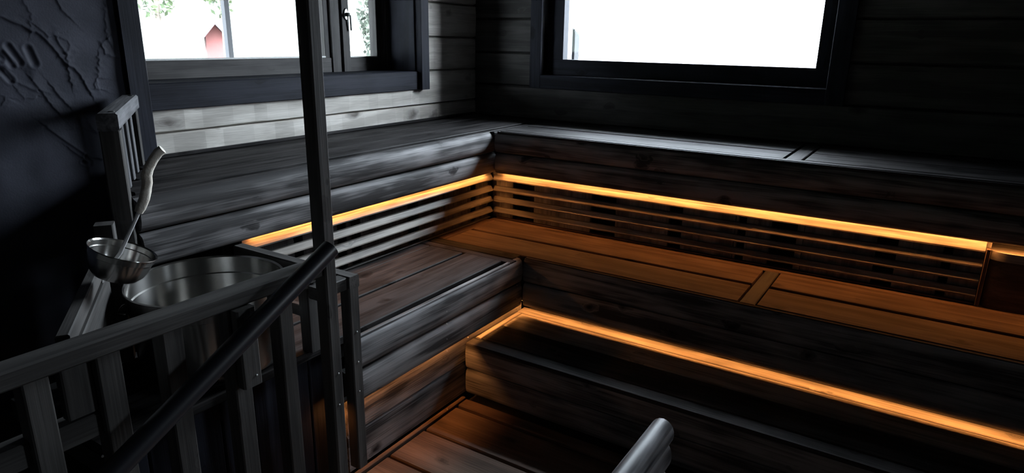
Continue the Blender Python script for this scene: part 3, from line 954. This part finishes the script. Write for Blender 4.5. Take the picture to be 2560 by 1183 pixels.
hr = tube('handrail', [(-1.242, 1.110, 0.930), (-1.242, 0.790, 0.762), (-1.242, 0.10, 0.400)], [0.0235] * 3, 'tube', sr, 28, 40)
hr['label'] = 'black round handrail sloping down along the railing'
for yy, zz in ((0.90, 0.803), (0.54, 0.61)):
    bar('handrail_bracket', (-1.300, yy, zz - 0.02), (-1.250, yy, zz - 0.005), 0.02, 0.012, 'rail', sr, 0.002)
for p in ((-1.2795, 1.143, 0.553), (-1.2795, 1.139, 0.458)):
    bolt(p, (1, 0, 0), tp_)
for p in ((-1.2715, 0.884, 0.815), (-1.2715, 0.884, 0.666)):
    bolt(p, (1, 0, 0), bb_)
bolt((-1.236, 0.895, 0.793), (0.8, 0, -0.6), sr, 0.006, 0.008)
bolt((-1.317, 0.53, 0.835), (1, 0, 0), sr, 0.005)
bolt((-1.317, 0.545, 0.62), (1, 0, 0), sr, 0.005)

# inner guard around the tub
tg = thing('tub_guard', 'black wooden guard rail between the tub and the middle bench', 'guard', (-1.6, 1.29, ZM))
box('side_rail', -1.880, -1.352, 1.270, 1.308, 0.742, 0.780, 'rail', tg, 0.003)
sp = box('short_post', -1.417, -1.375, 1.290, 1.328, 0.118, 0.741, 'rail', tg, 0.003)
box('connecting_rail', -1.400, -1.360, 1.162, 1.269, 0.741, 0.778, 'rail', tg, 0.003)
box('inner_post', -1.500, -1.458, 1.205, 1.248, ZM + 0.003, 0.741, 'rail', tg, 0.003)
box('cross_rail', -1.78, -1.458, 1.249, 1.269, 0.618, 0.655, 'rail', tg, 0.003)
box('rear_post', -1.878, -1.838, 1.270, 1.308, ZM + 0.002, 0.741, 'rail', tg, 0.003)
for p in ((-1.3745, 1.310, 0.590), (-1.3745, 1.309, 0.490), (-1.3745, 1.307, 0.391)):
    bolt(p, (1, 0, 0), sp)
# diagonal rail on the stove side, where the ladle rests
dg = thing('diagonal_guard', 'black diagonal rail and corner post under the ladle', 'guard', (-1.6, 0.72, 0.5))
bar('diagonal_rail', (-1.39, 0.543, 0.850), (-1.86, 0.856, 0.850), 0.026, 0.038, 'rail', dg, 0.003)
bar('corner_post', (-1.868, 0.880, ZM + 0.004), (-1.868, 0.880, 0.945), 0.046, 0.046, 'rail', dg, 0.003, (-0.832, 0.556, 0))
bar('side_board', (-1.42, 0.572, 0.735), (-1.82, 0.840, 0.735), 0.014, 0.17, 'rail', dg, 0.003)
bar('brace', (-1.62, 0.70, 0.64), (-1.80, 0.82, 0.84), 0.02, 0.03, 'rail', dg, 0.003)
bolt((-1.840, 0.870, 0.84), (0.83, -0.56, 0), dg, 0.008, 0.008)
bolt((-1.835, 0.880, 0.78), (0.83, -0.40, 0.2), dg, 0.008, 0.008)

# ------------------------------------------------------------------ steel tub
tub = thing('steel_tub', 'large round stainless steel tub standing behind the railing', 'tub', (-1.665, 1.030, ZM + 0.002))
R_ = 0.203
zt = 0.785 - ZM - 0.002
tb_ = lathe('tub_body', [(0.0, 0.004), (R_ - 0.035, 0.004), (R_ - 0.018, 0.012), (R_ - 0.012, 0.03), (R_ - 0.006, zt - 0.055), (R_ - 0.0015, zt - 0.052), (R_ - 0.001, zt - 0.004), (R_ + 0.004, zt), (R_ + 0.005, zt - 0.004), (R_ + 0.002, zt - 0.007), (R_ + 0.0015, zt - 0.055), (R_ - 0.003, zt - 0.058), (R_ - 0.009, 0.03), (R_ - 0.016, 0.010), (R_ - 0.034, 0.0), (0.0, 0.0)], 'steel', tub, 96, 30, Matrix.Translation(tub.location))
for sgn in (0.9, 0.9 + math.pi):
    d_ = Vector((math.cos(sgn), math.sin(sgn), 0))
    t_ = Vector((-d_.y, d_.x, 0))
    base = Vector(tub.location) + Vector((0, 0, zt - 0.07))
    tube('tub_handle', [base + d_ * (R_ - 0.002) + t_ * 0.045, base + d_ * (R_ + 0.022) + t_ * 0.035, base + d_ * (R_ + 0.026), base + d_ * (R_ + 0.022) - t_ * 0.035, base + d_ * (R_ - 0.002) - t_ * 0.045], [0.004] * 5, 'steel', tb_, 10)

# ------------------------------------------------------------------ ladle
RC = Vector((-1.588, 0.781, 0.948))        # rim centre
RD = 0.0755
lr = rgt.copy()
# rim tilts down to the viewer's right
tilt = Matrix.Rotation(math.radians(22), 4, Vector((math.cos(math.radians(146 + 180)), math.sin(math.radians(146 + 180)), 0)) * -1)
ld_ = thing('ladle', 'steel ladle with a pale crooked stick handle resting on the rail', 'ladle', tuple(RC - Vector((0, 0, 0.075))))
bowl_prof = [(0.0, -0.0745), (0.030, -0.0735), (0.048, -0.067), (0.060, -0.053), (0.0665, -0.034), (0.0685, -0.017), (0.0712, -0.0155), (0.072, -0.003), (RD, 0.0), (RD + 0.0006, -0.0016), (0.0728, -0.004), (0.0722, -0.0165), (0.0697, -0.018), (0.0677, -0.034), (0.061, -0.0538), (0.0488, -0.068), (0.030, -0.0747), (0.0, -0.0757)]
TM = Matrix.Translation(RC) @ tilt
bw_ = lathe('bowl', bowl_prof, 'steel', ld_, 72, 30, TM)
rod0 = TM @ Vector((0.0, 0.0, -0.012))
tube('rod', [(-1.603, 0.755, 0.912), (-1.592, 0.775, 0.940), (-1.566, 0.824, 1.043)], [0.0045] * 3, 'rod', ld_, 12)
hp = [(-1.5685, 0.820, 1.035), (-1.565, 0.825, 1.046), (-1.560, 0.8335, 1.066), (-1.556, 0.838, 1.085), (-1.553, 0.842, 1.105), (-1.5545, 0.843, 1.122), (-1.551, 0.849, 1.138), (-1.546, 0.860, 1.158), (-1.540, 0.871, 1.174), (-1.534, 0.879, 1.181)]
hr_ = [0.0095, 0.0115, 0.012, 0.0118, 0.0118, 0.0125, 0.0112, 0.0110, 0.0112, 0.0108]
tube('stick_handle', hp, hr_, 'handle', ld_, 14, 50)
bolt(tuple(TM @ Vector((0.070 * math.cos(math.radians(-37)), 0.070 * math.sin(math.radians(-37)), -0.011))), (0.8, -0.6, 0), bw_, 0.004, 0.004)

# ------------------------------------------------------------------ log-profile partition in the foreground
pt = thing('log_partition', 'grey rounded log rail end rising in front of the lower bench', 'partition', (-0.47, 1.2, 0))
px_, yend = -0.475, 1.500
prof = []
for i in range(17):
    a = math.radians(-60 + 300 * i / 16)
    prof.append((0.032 * math.cos(a), 0.0 + 0.038 * math.sin(a)))
v, f = prism_data(prof, yend + 0.3)
fin('cap_log', v, f, 'logcap', pt, 40, Matrix.Translation((px_, -0.3, 0.470)) @ Matrix.Rotation(math.pi / 2, 4, 'Z'))
prof2 = []
for i in range(25):
    a = 2 * math.pi * i / 25
    prof2.append((0.030 * math.cos(a), 0.046 * math.sin(a)))
for k, zc in enumerate((0.405, 0.318, 0.231, 0.144, 0.057)):
    v, f = prism_data(prof2, yend + 0.3 - 0.004)
    fin('log', v, f, 'logcap', pt, 40, Matrix.Translation((px_ + 0.002, -0.3, zc)) @ Matrix.Rotation(math.pi / 2, 4, 'Z'))

# ------------------------------------------------------------------ outdoors
ev_ = boxes_mesh('unseen_eave', [(-2.9, 4.9, 3.66, 4.62, 2.74, 2.86)], 'blocker')  # unseen overhang, depth set to keep high sky off the lower benches
tag(ev_, 'unseen roof overhang added outside the large bright window to cut the high sky', 'roof', kind='structure')
wg = boxes_mesh('added_screen', [(-0.42, -0.34, 3.66, 4.40, -0.45, 2.74)], 'blocker')  # unseen panel put here to darken the left wall near the corner
tag(wg, 'unseen dark screen added outside the large bright window to shade the wall corner', 'wall', kind='structure')
tr_ = boxes_mesh('added_terrace_roof', [(-5.4, -2.74, -2.0, 6.0, 2.15, 2.27)], 'blocker')  # invented roof that holds back sky light from the left window
tag(tr_, 'unseen low roof added outside the left window to block its sky', 'roof', kind='structure')
gr = fin('ground_outside', [(-80, -60, -0.45), (60, -60, -0.45), (60, 80, -0.45), (-80, 80, -0.45)], [(0, 1, 2, 3)], 'gravel')
tag(gr, 'pale overexposed yard outside the windows', 'ground', kind='structure')
sh = thing('red_shed', 'small red gabled shed seen through the left window', 'shed', (-37.1, 25.5, -0.45))
ax = Vector((0.52, 0.854, 0))            # along the gable front
ay = Vector((-0.854, 0.52, 0))           # depth, away from the viewer
o0 = Vector((-37.44, 24.96, -0.45))


def sp_(a, d, z):
    q = o0 + ax * a + ay * d
    return (q.x, q.y, z)


W_ = 1.08
zr0, zr1 = 1.30, 1.93
fin('shed_walls', [sp_(0, 0, -0.45), sp_(W_, 0, -0.45), sp_(W_, 0, zr0), sp_(W_ / 2, 0, zr1), sp_(0, 0, zr0), sp_(0, 2.2, -0.45), sp_(W_, 2.2, -0.45), sp_(W_, 2.2, zr0), sp_(W_ / 2, 2.2, zr1), sp_(0, 2.2, zr0)],
    [(0, 1, 2, 3, 4), (9, 8, 7, 6, 5), (0, 4, 9, 5), (1, 6, 7, 2), (4, 3, 8, 9), (3, 2, 7, 8)], 'redwall', sh)
for sgn in (0, 1):
    e = -0.42 if sgn == 0 else W_ + 0.08
    ze = zr1 - (zr1 - zr0) * abs(W_ / 2 - e) / (W_ / 2)
    fin('roof_slope', [sp_(W_ / 2, -0.8, zr1 + 0.02), sp_(e, -0.8, ze + 0.02), sp_(e, 2.4, ze + 0.02), sp_(W_ / 2, 2.4, zr1 + 0.02), sp_(W_ / 2, -0.8, zr1 + 0.10), sp_(e, -0.8, ze + 0.10), sp_(e, 2.4, ze + 0.10), sp_(W_ / 2, 2.4, zr1 + 0.10)],
        [(0, 1, 2, 3), (7, 6, 5, 4), (0, 4, 5, 1), (1, 5, 6, 2), (2, 6, 7, 3), (3, 7, 4, 0)], 'redroof', sh)
pl = box('terrace_post', -5.23, -5.175, 3.655, 3.70, -0.45, 2.15, 'pole', None, 0.004)
tag(pl, 'thin grey terrace post seen through the left window', 'post')
hl = fin('added_hillside', [(-46, -90, -0.45), (-46, 110, -0.45), (-80, 110, 26), (-80, -90, 26)], [(0, 1, 2, 3)], 'leafdark')  # added slope that blocks the low sky behind the left window
tag(hl, 'dark hillside added far outside the left window to cut its light', 'hill', kind='structure')


def tree(name, label, loc, h, rad, z0, nleaf, size, mat, seed, trunk_r=0.12):
    rg = np.random.RandomState(seed)
    t = thing(name, label, 'tree', loc, 'trees outside the windows')
    tube('trunk', [loc, (loc[0] + 0.05, loc[1], loc[2] + h * 0.5), (loc[0], loc[1] + 0.05, loc[2] + h * 0.92)], [trunk_r, trunk_r * 0.7, trunk_r * 0.2], 'bark', t, 8)
    V, F = [], []
    n = 0
    while n < nleaf:
        p = rg.uniform(-1, 1, 3)
        if (p ** 2).sum() > 1:
            continue
        clump = math.sin(p[0] * 5 + seed) * math.sin(p[1] * 6) * math.sin(p[2] * 7)
        if clump < -0.15:
            continue
        c = np.array([loc[0] + p[0] * rad, loc[1] + p[1] * rad, loc[2] + z0 + (h - z0) * (p[2] + 1) / 2])
        a = rg.normal(size=3)
        a /= np.linalg.norm(a)
        b = np.cross(a, rg.normal(size=3))
        b /= np.linalg.norm(b)
        s = size * rg.uniform(0.6, 1.3)
        k = len(V)
        V += [tuple(c + a * s), tuple(c + b * s * 0.5), tuple(c - a * s), tuple(c - b * s * 0.5)]
        F.append((k, k + 1, k + 2, k + 3))
        n += 1
    fo = fin('foliage', V, F, mat, t)
    fo['kind'] = 'stuff'


tree('birch_tree', 'leafy tree at the upper left of the left window', (-21.5, 12.74, -0.45), 7.0, 1.0, 2.3, 1700, 0.10, 'leaf', 1)
tree('birch_tree', 'leafy tree hanging over the red shed', (-20.4, 14.3, -0.45), 7.0, 0.75, 2.35, 1200, 0.10, 'leaf', 2)
tree('spruce_tree', 'dark green spruce behind the narrow window sash', (-8.85, 9.55, -0.45), 5.5, 0.55, 0.9, 5200, 0.055, 'leafdark', 3)
